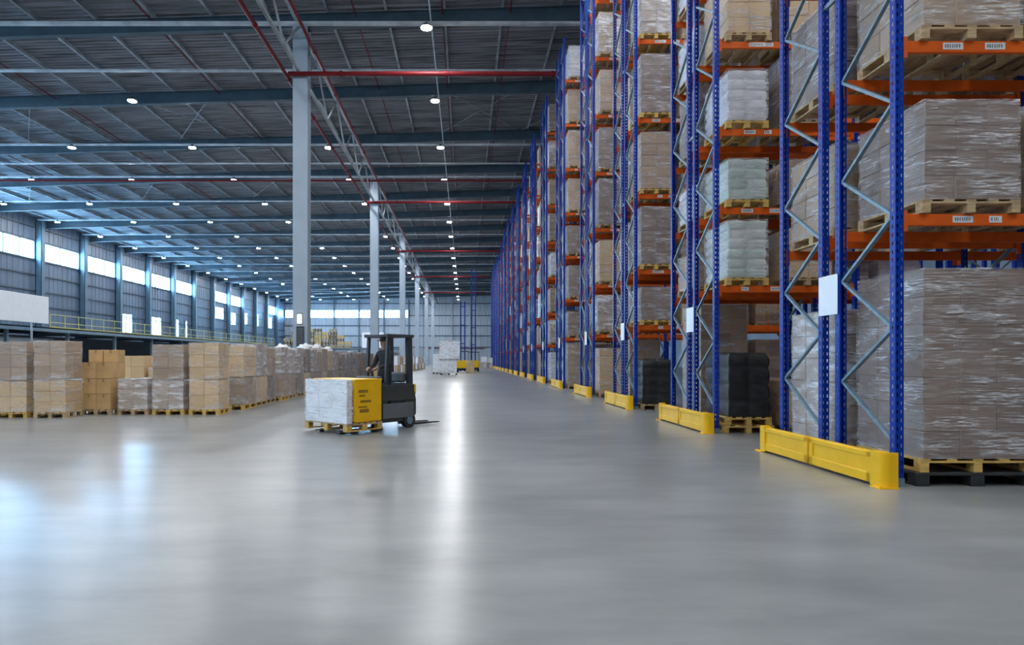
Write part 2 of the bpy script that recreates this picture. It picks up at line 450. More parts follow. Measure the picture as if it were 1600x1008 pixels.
for y in PIL:
    b = MB()
    for yo in (-.36, .36): b.box(XL + .1, XL + .9, y + yo - .02, y + yo + .02, 0, 20.0)
    b.box(XL + .1, XL + .16, y - .38, y + .38, 0, 20.0); b.box(XL + .84, XL + .9, y - .38, y + .38, 0, 20.0)
    structure(b.build('wall_pilaster', M['pilaster']))
wn = 0
def window(ax, t, u0, u1, z0, z1, face, mull):
    """glazed opening: frame, mullions, lit panes. ax 'y' -> on the side wall, 'x' -> on the end wall"""
    global wn; wn += 1
    def bx(b, a0, a1, c0, c1, d0, d1):
        lo, hi = sorted((t + face * d0, t + face * d1))
        return b.box(lo, hi, a0, a1, c0, c1) if ax == 'y' else b.box(a0, a1, lo, hi, c0, c1)
    b = MB(); f = .09
    for q in ((u0, u1, z0, z0 + f), (u0, u1, z1 - f, z1), (u0, u0 + f, z0, z1), (u1 - f, u1, z0, z1)): bx(b, *q, -.1, .12)
    w = structure(b.build(f'window_{wn}', M['pilaster']))
    e = [u0 + (u1 - u0) * k / mull for k in range(mull + 1)]
    for k in range(1, mull): bx(MB(), e[k] - .07, e[k] + .07, z0, z1, -.08, .1).build('mullion', M['pilaster'], w)
    for k in range(mull): bx(MB(), e[k] + .05, e[k + 1] - .05, z0 + f, z1 - f, -.06, -.03).build('pane', M['glass'], w)
for i in range(len(PIL) - 1):
    yc = (PIL[i] + PIL[i + 1]) / 2
    if HAS(yc) and yc > -10: window('y', XL, PIL[i] + .5, PIL[i + 1] - .5, WZ0, WZ1, 1, 2 if wn % 2 == 0 else 3)
# lower openings above the walkway
for (ya, yb_, z0, z1) in ((105.4, 109.2, 6.0, 9.2), (115.9, 119.6, 6.0, 9.3), (125.6, 127.0, 6.0, 9.4), (130, 130.8, 6, 9.4), (145.5, 150.5, 10.9, 13.6), (154.5, 158.5, 10.0, 13.0), (164.5, 167, 10.6, 13.6), (173.5, 176, 10.6, 14), (184, 188, 10.6, 13.8)):
    window('y', XL + .08, ya, yb_, z0, z1, 1, 1 if yb_ - ya < 2.6 else 2)

# end wall with window band
we = structure(ribbed('wall_back', XL, XR, 0, WZ0 - .1, M['wallend'], 'x', Y1, None, -1))
ribbed('upper_sheet', XL, XR, 17.1, 24, M['wallend'], 'x', Y1, we, -1)
ribbed('band_sheet', -17.5, XR, WZ0 - .1, 17.1, M['wallend'], 'x', Y1, we, -1)
for z in (5.4, 9.0, 12.2, 15.4, 19.2):
    if z == 15.4: MB().box(-17.5, XR, Y1 - .25, Y1 - .03, z - .12, z + .12).build('girt', M['girt'], we)
    else: MB().box(XL, XR, Y1 - .25, Y1 - .03, z - .12, z + .12).build('girt', M['girt'], we)
x = -56.8
while x < -18:
    window('x', Y1 - .02, x, min(x + 7.4, -17.6), WZ0 - .1, 17.1, -1, 3)
    b = MB().box(x + 7.45, x + 7.75, Y1 - .6, Y1 - .05, 0, 20.3)
    structure(b.build('wall_pilaster', M['pilaster']))
    x += 7.85
for x in (-13.5, -4.2, 1.5, 9.5, 17): structure(MB().box(x - .17, x + .17, Y1 - .6, Y1 - .06, 0, 21.6).build('wall_pilaster', M['column']))
wall_box('wall_right', XR, XR + .3, Y0, Y1, M['wallend'])
wall_box('wall_front', XL, XR, Y0 - .3, Y0, M['wallend'])
pipe('wall_mounted_pipe', (-13, Y1 - .8, 5.0), (6, Y1 - .8, 5.0), .12, M['redpipe'], 'red pipe running low along the end wall', 'pipe')

# walkway along the side wall, with railing
DX = -44.0
dk = structure(MB().box(XL + 1, DX, 20, 200, 4.78, 4.9).build('floor_mezzanine', M['walkway']))
MB().box(DX - .12, DX, 20, 200, 4.45, 4.92).build('edge_beam', M['walkway'], dk)
y = 24
while y < 200:
    MB().box(DX - 1.2, DX - .9, y - .15, y + .15, 0, 4.78).build('deck_post', M['walkway'], dk)
    MB().box(XL + 1, DX - .12, y - .1, y + .1, 4.5, 4.78).build('deck_joist', M['walkway'], dk); y += 9.7
# partition under the walkway
structure(MB().box(-54, -53.8, 20, 200, 0, 4.45).build('wall_under_walkway', M['girt']))
rl = empty('walkway_railing', (DX - .08, 68, 4.92), 0, 'yellow handrail along the raised walkway edge', 'railing')
for z in (.55, 1.4): MB().tube((0, 0, z), (0, 80, z), .035, 6).build('rail_bar', M['rail'], rl)
MB().box(-.02, .02, 0, 80, 0, .12).build('toe_board', M['rail'], rl)
for q in range(33): MB().tube((0, q * 2.5, 0), (0, q * 2.5, 1.42), .035, 6).build('rail_post', M['rail'], rl)
# big blank white board on the walkway front
wb = empty('white_board', (DX + .6, 46, 5.1), 0, 'large blank white board on posts before the walkway', 'sign board')
MB().bbox(-.06, .06, 0, 20.6, 0.12, 2.9, .015).build('panel', M['sign'], wb)
for q in (18.2, 9.0): MB().box(-.24, -.1, q, q + .15, -5.1, 2.6).build('board_post', M['column'], wb)
for z in (.6, 2.2): MB().box(-.1, -.06, .3, 19.3, z, z + .1).build('board_rail', M['column'], wb)
# small blue-white office under the board
of = empty('office_cabin', (-51.5, 63, 0), 0, 'pale cabin with a flat roof under the walkway', 'cabin')
MB().box(0, 4.2, 0, 9.5, 0, 3.7).build('wall_panel', M['white'], of)
MB().box(-.1, 4.6, -.2, 9.9, 3.7, 3.85).build('roof_panel', M['column'], of)
MB().box(4.2, 4.3, 3.8, 4.9, 0, 2.1).build('cabin_door', M['pilaster'], of)
MB().box(1, 3.2, -.06, 0, 1.2, 2.6).build('cabin_window', M['girt'], of)

# notice and cabinet on the first column
pl = empty('electric_cabinet', (XC + .02, 36.55, 2.25), 0, 'dark electric cabinet with a slatted door on the first column', 'cabinet')
MB().bbox(-.22, .22, 0, .06, 0, 1.15, .01).build('housing', M['truckdark'], pl)
b = MB()
for q in range(9): b.box(-.18, .18, -.015, 0, .1 + q * .11, .16 + q * .11)
b.build('slatted_door', M['seatgrey'], pl)
cl = empty('column_lamp', (XC - .02, 36.5, 3.5), 0, 'small lit white lamp fixed to the first column', 'lamp')
MB().bbox(-.13, .13, .0, .1, .05, .6, .03).build('diffuser', emit('column_lamp_glow', (1, 1, 1), 1.3), cl)
MB().box(-.16, .16, .1, .14, 0, .65).build('back_plate', M['lampbody'], cl)

# ------------------------------------------------------------------ lamps
def make_lamp():
    r = empty('high_bay_lamp')
    b = MB(); b.tube((0, 0, .04), (0, 0, .14), .34, 14, .30); b.tube((0, 0, .14), (0, 0, .30), .16, 10, .1); b.build('housing', M['lampbody'], r)
    b = MB(); b.tube((0, 0, .0), (0, 0, .045), .27, 10, .28); b.build('diffuser', M['lamp'], r)
    b = MB(); b.tube((0, 0, .30), (0, 0, .86), .012, 5); b.build('cord', M['lampbody'], r)
    return r
lamp0 = make_lamp(); used = False
def lamp(x, y, z, label, group):
    global used
    o = copy_tree(lamp0) if used else lamp0
    used = True
    o.location = (x, y, z); o['label'] = label; o['category'] = 'ceiling lamp'; o['group'] = group
LROWS = ((-2.1, 'over the main aisle'), (-11.6, 'beside the column line'), (-23.1, 'in the second row beyond the columns'), (-33.3, 'in the third row beyond the columns'), (-43.3, 'in the fourth row beyond the columns'), (-53.2, 'in the row by the window wall'),
         (4.6, 'added out of view above the near rack ends'), (12.0, 'added out of view above the near racks'))  # two unseen rows added to brighten the floor and goods by the racks
for x, nm in LROWS:
    kk = 0
    for q in range(-6, 17):
        y = 34.6 + 9.78 * q
        if x > 0 and y > 26: continue
        if x < -5 and 25 < y < 40: continue
        if y < -18: continue
        kk += 1
        lamp(x, y, 19.4, f'round lit high-bay lamp {nm}, {ordinal(kk)} along', 'round high-bay lamps')

# ------------------------------------------------------------------ goods
def axis_samples(L, n, sack):
    ts = (0, .10, .25, .5, .75, .90) if sack else (0, .028, .5, .972)
    out = []
    for c in range(n):
        for t in ts: out.append(((c + t) / n * L, c, t))
    out.append((L, n - 1, 1.0))
    return out

def load_mesh(name, w, d, h, nx, ny, nz, style, mat, seed, shell=0.0, round_top=0.0, jitter=0.012):
    """continuous surface of a palletised load; cartons or sacks read as panels with grooves between them. Origin: centre of the base"""
    r = random.Random(seed); sack = style == 'sack'
    ax = [axis_samples(w, nx, sack), axis_samples(d, ny, sack), axis_samples(h, nz, sack)]
    n = [len(a) for a in ax]
    g = 0.028 if sack else {'wrapped_grey_brown_cartons': .009, 'wrapped_brown_cartons': .013, 'white_wrapped_boxes': .008}.get(mat.name, .018)
    if shell: g = 0.0
    def groove(a, i):
        pos, c, t = ax[a][i]
        L = (w, d, h)[a]
        if sack: return g * (1 - math.sin(PI * t)) if 0 < i < n[a] - 1 or a == 2 else 0
        return g if t == 0 and 0 < i < n[a] - 1 else 0
    push = {}
    def cell(fa, ca, cb):
        k = (fa, ca, cb)
        if k not in push: push[k] = (r.uniform(-1, 1) * jitter * .5, r.random())
        return push[k]
    idx = {}; vs = []
    off = Vector((r.random() * 50, r.random() * 50, r.random() * 50))
    for i in range(n[0]):
        for j in range(n[1]):
            for k in range(n[2]):
                ii = (i, j, k)
                if not any(ii[a] in (0, n[a] - 1) for a in range(3)): continue
                p = Vector((ax[0][i][0] - w / 2, ax[1][j][0] - d / 2, ax[2][k][0]))
                for a in range(3):
                    if ii[a] not in (0, n[a] - 1): continue
                    if a == 2 and ii[a] == 0: continue
                    s = -1 if ii[a] == 0 else 1
                    o = [t for t in range(3) if t != a]
                    depth = max(groove(o[0], ii[o[0]]), groove(o[1], ii[o[1]]))
                    inner = all(0 < ax[q][ii[q]][2] < 1 for q in o)
                    pu = cell((a, s), ax[o[0]][ii[o[0]]][1], ax[o[1]][ii[o[1]]][1])[0] if inner and not shell else 0
                    p[a] -= s * (depth + pu)
                q = Vector((p.x * 1.3, p.y * 1.3, p.z * 2.0)) + off
                nv = noise.noise_vector(q) * jitter * (1.6 if shell else 1.0)
                if k == 0: nv.z = 0
                p += Vector((nv.x, nv.y, nv.z * .6))
                if shell:
                    wr = noise.noise(Vector((p.x * 4, p.y * 4, p.z * 16)) + off) * .006
                    fx, fy = p.x / (w / 2), p.y / (d / 2)
                    p.x += fx * (shell + wr); p.y += fy * (shell + wr)
                    if k == n[2] - 1: p.z += shell
                if round_top:
                    t = max(0, (p.z - (h - round_top)) / round_top)
                    sh = 1 - .16 * t * t
                    p.x *= sh; p.y *= sh
                    rr = max(abs(p.x) / (w / 2), abs(p.y) / (d / 2))
                    if k == n[2] - 1: p.z -= .05 * rr * rr
                idx[ii] = len(vs); vs.append(p)
    fs = []; tint = []
    for a in range(3):
        o = [t for t in range(3) if t != a]
        for s in (0, n[a] - 1):
            if shell and a == 2 and s == 0: continue
            for u in range(n[o[0]] - 1):
                for v in range(n[o[1]] - 1):
                    q = []
                    for du, dv in ((0, 0), (1, 0), (1, 1), (0, 1)):
                        t = [0, 0, 0]; t[a] = s; t[o[0]] = u + du; t[o[1]] = v + dv
                        q.append(idx[tuple(t)])
                    if (s == 0) == (a != 1): q.reverse()
                    fs.append(q)
                    tint.append(cell((a, -1 if s == 0 else 1), ax[o[0]][u][1], ax[o[1]][v][1])[1])
    me = bpy.data.meshes.new(name); me.from_pydata([tuple(v) for v in vs], [], fs); me.update()
    me.materials.append(mat)
    at = me.attributes.new('tint', 'FLOAT', 'FACE'); at.data.foreach_set('value', tint)
    if sack or shell or round_top: me.polygons.foreach_set('use_smooth', [True] * len(fs))
    return me

LC = {}
STY = {  # style: (mesh style, material key, part name, words)
    'carton': ('carton', 'carton', 'carton_block', 'brown cartons'), 'greycarton': ('carton', 'greycarton', 'carton_block', 'grey-brown cartons'),
    'tan': ('carton', 'tan', 'carton_block', 'tan cartons'), 'silver': ('carton', 'silver', 'carton_block', 'film-bundled cartons'),
    'whitesack': ('sack', 'whitesack', 'sack_block', 'white sacks'), 'greensack': ('sack', 'greensack', 'sack_block', 'pale green and white sacks'),
    'black': ('sack', 'blackwrap', 'black_wrap', 'goods in black film'), 'white': ('carton', 'whitebox', 'carton_block', 'white boxes')}
def get_load(style, w, d, h, var=0):
    key = (style, round(w, 2), round(d, 2), round(h, 2), var)
    if key not in LC:
        ms, mk, pn, _ = STY[style]
        if style == 'black': nx, ny, nz = 2, 2, max(3, round(h / .3))
        elif ms == 'sack': nx, ny, nz = 2, 2, max(3, round(h / .19))
        else: nx, ny, nz = max(2, round(w / .40)), max(2, round(d / .4)), max(2, round(h / .32))
        sd = hash((style, round(w * 100), round(h * 100), var)) & 0xffff if False else (len(style) * 7919 + round(w * 100) * 31 + round(h * 100) * 17 + var * 101)
        body = load_mesh(pn, w, d, h, nx, ny, nz, ms, M[mk], sd, round_top=.22 if style == 'black' else 0, jitter=.02 if ms == 'sack' else .012)
        film = None
        if style != 'black':
            film = load_mesh('stretch_wrap', w, d, h, max(4, round(w / .16)), max(4, round(d / .16)), max(5, round(h / .12)), 'carton', M['film'], sd + 5, shell=.016)
        LC[key] = (pn, body, film)
    return LC[key]

PC = {}
def pallet_mesh(w, d, h, mat):
    key = (round(w, 2), round(d, 2), round(h, 3), mat)
    if key in PC: return PC[key]
    b = MB(); s = h / .144; t = .022 * s
    if mat == 'blackplastic':
        b.bbox(-w / 2, w / 2, -d / 2, d / 2, h - .035, h, .006)
        for x in (-w / 2, -.08, w / 2 - .16):
            for y in (-d / 2, -.08, d / 2 - .16): b.bbox(x, x + .16, y, y + .16, .02, h - .03, .008)
        for x in (-w / 2, -.08, w / 2 - .16): b.box(x, x + .16, -d / 2, d / 2, 0, .025)
    else:
        n = 5
        for i in range(n):
            x = -w / 2 + i * (w - .12) / (n - 1)
            b.box(x, x + .12, -d / 2, d / 2, h - t, h)
        for y in (-d / 2, -.06, d / 2 - .12): b.box(-w / 2, w / 2, y, y + .12, h - 2 * t, h - t)
        for x in (-w / 2, -.05, w / 2 - .1):
            for y in (-d / 2, -.06, d / 2 - .12): b.box(x, x + .1, y, y + .12, t, h - 2 * t)
            b.box(x, x + .1, -d / 2, d / 2, 0, t)
    PC[key] = b.mesh('pallet', M[mat])
    return PC[key]

def wrapped(name, loc, w, d, h, style, label, group, pal='wood', ph=.15, film=True, var=0, rz=0, cat='pallet load', pw=None, pd=None):
    """one load tied to its pallet: pallet, goods, stretch film. loc: front centre of the base"""
    e = empty(name, (loc[0], loc[1] + d / 2, loc[2]), rz, label, cat, group)
    if pal: put('pallet', pallet_mesh(pw or w + .06, pd or d, ph, pal), e)
    z = ph if pal else 0
    pn, body, fl = get_load(style, w, d, h, var)
    put(pn, body, e, (0, 0, z))
    if film and fl: put('stretch_wrap', fl, e, (0, 0, z + .002))
    return e

# ------------------------------------------------------------------ racks
PX, HT = 5.13, 18.2
ROWS = [7.61, 13.1, 19.3, 25.6, 33.2, 40.4, 47.2, 54.2, 61.2, 68.2, 75.2, 82.2, 89.2, 96.2, 103.2, 110.2, 117.2, 123.6]
YO = (0.0, 1.13, 1.55, 2.70)                # the four post lines of a double row
def hole_post():
    b = MB(); hp = .1; zs = [0.0]; q = .06
    while q < HT - .05: zs += [q, q + .045]; q += hp
    zs.append(HT)
    def strip(us, holes, fn):
        vs = []; ix = {}
        for i, u in enumerate(us):
            for k, z in enumerate(zs): ix[i, k] = len(vs); vs.append(fn(u, z))
        fs = [(ix[i, k], ix[i + 1, k], ix[i + 1, k + 1], ix[i, k + 1]) for i in range(len(us) - 1) for k in range(len(zs) - 1) if not (i in holes and k % 2 == 1)]
        b.add(vs, fs)
    strip([-.05, -.034, -.016, .016, .034, .05], (1, 3), lambda u, z: (u, -.05, z))
    strip([-.05, -.010, .010, .05], (1,), lambda u, z: (-.05, u, z))
    strip([-.05, -.010, .010, .05], (1,), lambda u, z: (.05, u, z))
    b.box(-.05, -.025, .046, .05, 0, HT); b.box(.025, .05, .046, .05, 0, HT)
    return b.mesh('post', M['blue'])
def plain_post(q=1.0):
    b = MB(); b.prism([(x * q, y * q) for x, y in [(-.05, -.05), (.05, -.05), (.05, .05), (.022, .05), (.022, -.02), (-.022, -.02), (-.022, .05), (-.05, .05)]], 0, HT)
    return b.mesh('post', M['blue'])
ME_POST, ME_PLAIN, ME_HEAVY = hole_post(), plain_post(), plain_post(1.4)
def brace_mesh(z0, up, full=False):
    """one zig of the bracing (or the whole zigzag) between a front post at y=0 and a rear post at y=1.13"""
    b = MB(); z = z0; side = up
    while z + .675 < HT:
        ya, yb = (.05, 1.08) if side else (1.08, .05)
        b.bar((0, ya, z), (0, yb, z + .675), .035, .05, (1, 0, 0))
        z += .675; side = not side
        if not full: break
    return b.mesh('zigzag_bracing' if full else 'brace', M['galv'])
ME_BR_U, ME_BR_D, ME_BR_ALL = brace_mesh(0, True), brace_mesh(0, False), brace_mesh(.53, True, True)
ME_FOOT = MB().box(-.085, .085, -.075, .075, 0, .008).box(-.056, .056, -.056, -.0505, 0.008, .1).box(-.056, -.051, -.05, .05, .008, .1).mesh('base_plate', M['galv'])
BAY = 2.86
def beam_mesh(L):
    b = MB()
    b.bbox(.055, L - .055, -.025, .025, -.075, .065, .006)
    for x0 in (.05, L - .058):
        b.box(x0, x0 + .008, -.05, .03, -.15, .10); b.box(x0 - (.0 if x0 < 1 else .055), x0 + (.055 if x0 < 1 else 0) + .008, -.056, -.0505, -.15, .10)
    return b.mesh('beam', M['orange'])
ME_BEAM = beam_mesh(BAY)
def tag_mesh(w):
    b = MB(); b.box(0, w, -.004, 0, -.04, .04)
    x = .02
    r = random.Random(int(w * 1000))
    while x < w - .05:
        q = r.uniform(.006, .02); b.box(x, x + q, -.006, -.0035, -.02, .022, 1); x += q + r.uniform(.008, .02)
    return b.mesh('label_sticker', [M['label'], M['ink']])
ME_TAGS = [tag_mesh(.15), tag_mesh(.24), tag_mesh(.34)]
ME_SPACER = MB().box(-.02, .02, 0, .32, -.03, .03).mesh('row_spacer', M['galv'])

def make_frame(parent, x, y, front, holes, separate):
    f = empty('upright_frame', (x, y, 0)); f.parent = parent
    if front is False: f.scale = (1, 1, 1)
    me = ME_HEAVY if holes is None else ME_POST if holes else ME_PLAIN
    put('post', me, f); put('post', me, f, (0, 1.13, 0), (0, 0, PI))
    if separate:
        z = .53; up = True
        while z + .675 < min(HT, 9.5):
            put('brace', ME_BR_U if up else ME_BR_D, f, (0, 0, z)); z += .675; up = not up
    else: put('zigzag_bracing', ME_BR_ALL, f)
    if holes:
        put('base_plate', ME_FOOT, f); put('base_plate', ME_FOOT, f, (0, 1.13, 0), (0, 0, PI))
    return f

def make_rack(idx, y, levels, bays, holes, separate):
    r = empty('pallet_rack', (PX, y, 0), 0, f'double row of blue racking with orange beams, {ordinal(idx + 1)} row from the camera' if idx < len(ROWS) - 1 else 'double row of blue racking with orange beams, farthest row', 'rack', 'blue rack rows with orange beams')
    for q in range(bays + 1):
        make_frame(r, q * BAY, 0, True, (holes and q < 2) if holes is not None else None, separate and q == 0)
        make_frame(r, q * BAY, YO[2], True, (holes and q < 2) if holes is not None else None, separate and q == 0)
    for z in (2.2, 6.5, 10.8, 15.1):
        put('row_spacer', ME_SPACER, r, (0, 1.18, z))
    rr = random.Random(idx)
    for li, z in enumerate(levels):
        for q in range(bays):
            for yo, rot in ((-.0, 0), (1.13, 1), (1.55, 0), (2.70, 1)):
                bm = put('beam', ME_BEAM, r, (q * BAY + (BAY if rot else 0), yo + (.03 if not rot else -.03), z), (0, 0, PI if rot else 0))
                if yo == 0 and q == 0 and idx < 6:
                    for s, mx in enumerate((rr.uniform(.5, .7), rr.uniform(.95, 1.15))):
                        put('label_sticker', ME_TAGS[rr.randrange(3)], bm, (mx, -.0255, 0))
    return r

LEV = {0: [3.17, 5.23, 7.35], 1: [2.95, 4.55, 6.16, 7.95, 9.75], 2: [2.47, 4.15, 6.43, 8.72, 11.1, 13.4]}
GEN = [2.5, 4.5, 6.75, 9.0, 11.3, 13.6, 15.9]
XF = PX + .05

def goods_label(style, li, row, half, pos):
    w = STY[style][3]
    where = 'on the floor' if li == 0 else f'on {ordinal(li)} shelf level'
    row_s = f'{ordinal(row + 1)} rack row'
    return f'{"wrapped " if style != "black" else ""}{w} {where} of {row_s}, {half} half' + (', second from end' if pos == 1 else ', third from end' if pos == 2 else ', fourth from end' if pos == 3 else '')

styles_far = ['carton', 'greycarton', 'silver', 'carton', 'greycarton', 'whitesack', 'greycarton', 'tan']
SPEC = {  # nearest rows, front half, first position: (style, x of the load's edge, width, height, pallet material, pallet height)
    (0, 0): ('greycarton', 5.41, 1.30, 2.24, 'woodyel', .34), (0, 1): ('greycarton', 5.43, 1.10, 1.16, 'wood', .155), (0, 2): ('carton', 5.42, 1.14, 1.35, 'wood', .155), (0, 3): ('carton', 5.4, 1.1, 1.3, 'wood', .155),
    (1, 0): ('black', 5.36, .86, 1.34, 'woodyel', .31), (1, 1): ('greensack', 5.36, .80, 1.17, 'woodyel', .15), (1, 2): ('greensack', 5.36, .80, .83, 'woodyel', .15), (1, 3): ('whitesack', 5.36, .80, 1.04, 'woodyel', .15), (1, 4): ('tan', 5.36, .86, 1.25, 'wood', .15), (1, 5): ('carton', 5.36, .86, 1.2, 'wood', .15),
    (2, 0): ('black', 5.32, .90, 1.38, 'wood', .16), (2, 1): ('greycarton', 5.30, .90, .98, 'woodyel', .15), (2, 2): ('greycarton', 5.30, .90, 1.72, 'woodyel', .15), (2, 3): ('carton', 5.30, .92, 1.68, 'woodyel', .15), (2, 4): ('greycarton', 5.30, .90, 1.74, 'woodyel', .15), (2, 5): ('silver', 5.3, .9, 1.72, 'woodyel', .15), (2, 6): ('greycarton', 5.3, .9, 1.7, 'woodyel', .15)}
FARL = []
for ri, y in enumerate(ROWS):
    lev = LEV.get(ri, [z + (0.06 * ((ri * 37) % 5 - 2)) for z in GEN])
    near = ri < 3
    make_rack(ri, y, lev, 5 if near else 2 if ri < 6 else 1, (ri < 4) if ri < 6 else None, ri < 2)
    rr = random.Random(100 + ri)
    zs = [0.0] + [z + .068 for z in lev]
    for li, z in enumerate(zs):
        gap = (zs[li + 1] - .20 - z) if li + 1 < len(zs) else 1.9
        if ri == 0 and li == 3: gap = 1.5
        for half in (0, 1):
            for pos in range(4 if near and li in (0, 1, 2) and half == 1 else 2):
                if not near and pos == 1 and ri > 4: continue
                if ri > 8 and pos: continue
                if not near and rr.random() < .06: continue
                st = rr.choice(styles_far)
                w, ph, pal, x = (rr.choice((.95, 1.05))), .15, 'wood', XF + rr.uniform(.10, .22) + (.28 if ri > 5 else 0)
                h = max(.7, gap - .15 - rr.choice((.12, .28, .45))); h = round(h * 5) / 5
                h = min(h, gap - .2)
                if pos: x = XF + 1.46 if pos == 1 else XF + BAY + (.12 if pos == 2 else 1.42)
                if half == 0 and pos == 0 and (ri, li) in SPEC: st, x, w, h, pal, ph = SPEC[ri, li]
                elif ri == 0: w, x = ((1.08, 5.30) if pos == 0 else (.98, 6.84)) if pos < 2 else (.98, x); h = 1.9 if li == 0 else min(h, 1.3); st = ('silver', 'greycarton', 'carton', 'greycarton')[(li + half + pos) % 4]
                if ri == 0 and half == 1 and pos == 0 and li == 0: st, h = 'silver', 2.05
                if ri == 0 and half == 0 and pos == 1: x = 6.86; w = .96
                if ri in (1, 2) and half == 0 and pos == 1: st, x, w = ('greycarton', 'tan', 'carton')[li % 3], 6.55, .9
                if ri == 1 and li == 0 and pos == 1: st, h = 'tan', .9
                if ri == 2 and li == 0 and pos == 1: continue
                if ri > 8:
                    pn, body, fl = get_load(st, w, 1.2, h, (li + half) % 2)
                    FARL.append((body, (x + w / 2, y + (0 if half == 0 else YO[2]) + .56, z + .152)))
                    FARL.append((pallet_mesh(w + .06, 1.2, .15, 'wood'), (x + w / 2, y + (0 if half == 0 else YO[2]) + .56, z + .002)))
                    continue
                yy = y + (-.05 if half == 0 else YO[2] + .0)
                d = 1.24 if half == 0 else 1.2
                lab = goods_label(st, li, ri, 'near' if half == 0 else 'rear', pos)
                nm = 'wrapped_pallet'
                film = ri < 3 or (ri < 6 and pos == 0)
                e = wrapped(nm, (x + w / 2, yy, z + .002), w, d, h, st, lab, 'pallet loads stored in the racks', pal if not (ri == 0 and li == 0 and half == 0 and pos == 0) else 'woodyel',
                            ph if ph < .3 else .16, film, var=(li + half) % 2)
                if ph >= .3:                        # this load stands on a second pallet
                    e.location.z += .165
                    pm = 'blackplastic' if ri == 0 else 'woodyel'
                    tag(put('wooden_pallet' if ri else 'plastic_pallet', pallet_mesh(w + .16, d, .16, pm), None, (x + w / 2, yy + d / 2, .002)),
                        'black plastic pallet under the tall near load at the first rack' if ri == 0 else 'yellowish wooden pallet under the black-wrapped load of the second rack row', 'pallet')

b = MB(); fm = []
for me, l in FARL:
    if me.materials[0] not in fm: fm.append(me.materials[0])
    b.add([(v.co.x + l[0], v.co.y + l[1], v.co.z + l[2]) for v in me.vertices], [tuple(p.vertices) for p in me.polygons], fm.index(me.materials[0]))
tag(b.build('distant_pallet_loads', fm), 'wrapped loads stored in the most distant rack rows', 'pallet loads', None, 'stuff')

# yellow end barriers
def make_barrier():
    r = empty('end_barrier')
    for k in range(2):
        y0 = .12 + k * 1.42; y1 = y0 + 1.38
        b = MB(); b.bbox(-.05, .05, y0, y1, .03, .40, .012)
        b.bbox(-.066, -.045, y0, y1, .33, .40, .008); b.bbox(-.066, -.045, y0, y1, .03, .15, .008)
        b.bbox(-.066, -.045, y0, y0 + .09, .03, .40, .008); b.bbox(-.066, -.045, y1 - .09, y1, .03, .40, .008)
        b.prism([(-.066, .19), (-.05, .16), (-.05, .22)], y0 + .1, y1 - .1, 'x') if False else None
        b.build('guard_rail', M['yellow'], r)
    for y, s in ((0, 1), (2.93, -1)):
        b = MB(); pts = [(-.075, .12)] + [(-.075 + .10 - .10 * math.cos(t), -.02 - .09 * math.sin(t)) for t in [PI * i / 16 for i in range(0, 9)]] + [(.11, -.11), (.11, -.095), (.03, -.095), (.03, .12)]
        pts = [(px, y + s * py) for px, py in pts]
        b.prism(pts, .012, .42); b.box(.135, .155, y - .16 if s > 0 else y + .095, y - .095 if s > 0 else y + .16, .012, .42) if False else None
        b.build('end_post', M['yellow'], r)
        b = MB(); b.box(-.12, .12, y - .13, y + .06, 0, .012) if s > 0 else b.box(-.12, .12, y - .06, y + .13, 0, .012)
        b.tube((-.1, y - .11 * s, .012), (-.1, y - .11 * s, .03), .012, 6)
        b.build('foot_plate', M['yellow'], r)
    return r
bar0 = make_barrier()
for ri, y in enumerate(ROWS):
    o = bar0 if ri == 0 else copy_tree(bar0)
    o.location = (4.905, y - .09, 0)
    tag(o, f'low yellow guard barrier at the end of the {ordinal(ri + 1)} rack row', 'barrier', 'yellow guard barriers at the rack ends')
# white sign plates
for ri, y in enumerate(ROWS[:8]):
    s = MB(); s.bbox(-.008, 0, 0, .46, 0, .55, .003)
    tag(s.build('rack_sign', M['sign'], None, False, (PX - (.06 if ri < 6 else .085), y + 1.10, 2.12)), f'blank white sign plate on the end of the {ordinal(ri + 1)} rack row', 'sign', 'white sign plates on the rack ends')

# ------------------------------------------------------------------ floor stacks of cartons beside the aisle
G_ST = 'pallet stacks beside the main aisle'
def stack(x0, y0, w, d, h1, h2, s1, s2, desc, film=True, ph=.14, var=0, skew=0.0):
    """a loaded pallet with, usually, a second wrapped block of cartons on top of it"""
    wrapped('wrapped_pallet', (x0 + w / 2, y0, 0), w, d, h1, s1, f'lower pallet of {STY[s1][3]}, {desc}' if h2 else f'pallet of {STY[s1][3]}, {desc}', G_ST, 'woodyel' if var % 2 else 'wood', ph, film, var=var, pw=w + .04)
    if h2:
        wrapped('wrapped_carton_block', (x0 + w / 2 + skew, y0 + .01, ph + h1 + .03), w, d - .02, h2, s2, f'upper block of {STY[s2][3]}, {desc}', G_ST, None, 0, film, var=var + 1)
stack(-13.25, 16.5, .80, .78, .78, .98, 'tan', 'tan', 'stack at the very edge of the picture', var=0)
stack(-12.14, 16.5, .82, .74, .80, .98, 'tan', 'carton', 'stack beneath the white board', var=1)
stack(-11.08, 16.45, .80, .72, .82, .98, 'tan', 'carton', 'stack beside the bare boxes', var=2)
stack(-9.46, 17.45, .79, .78, .83, 0, 'silver', 'silver', 'short single stack in the front line', var=4)
stack(-8.50, 17.4, .83, .80, .78, .94, 'silver', 'carton', 'second stack from the corner of the front line', var=1)
stack(-7.50, 17.4, .79, .78, .80, .98, 'tan', 'tan', 'corner stack of the front line', var=3)
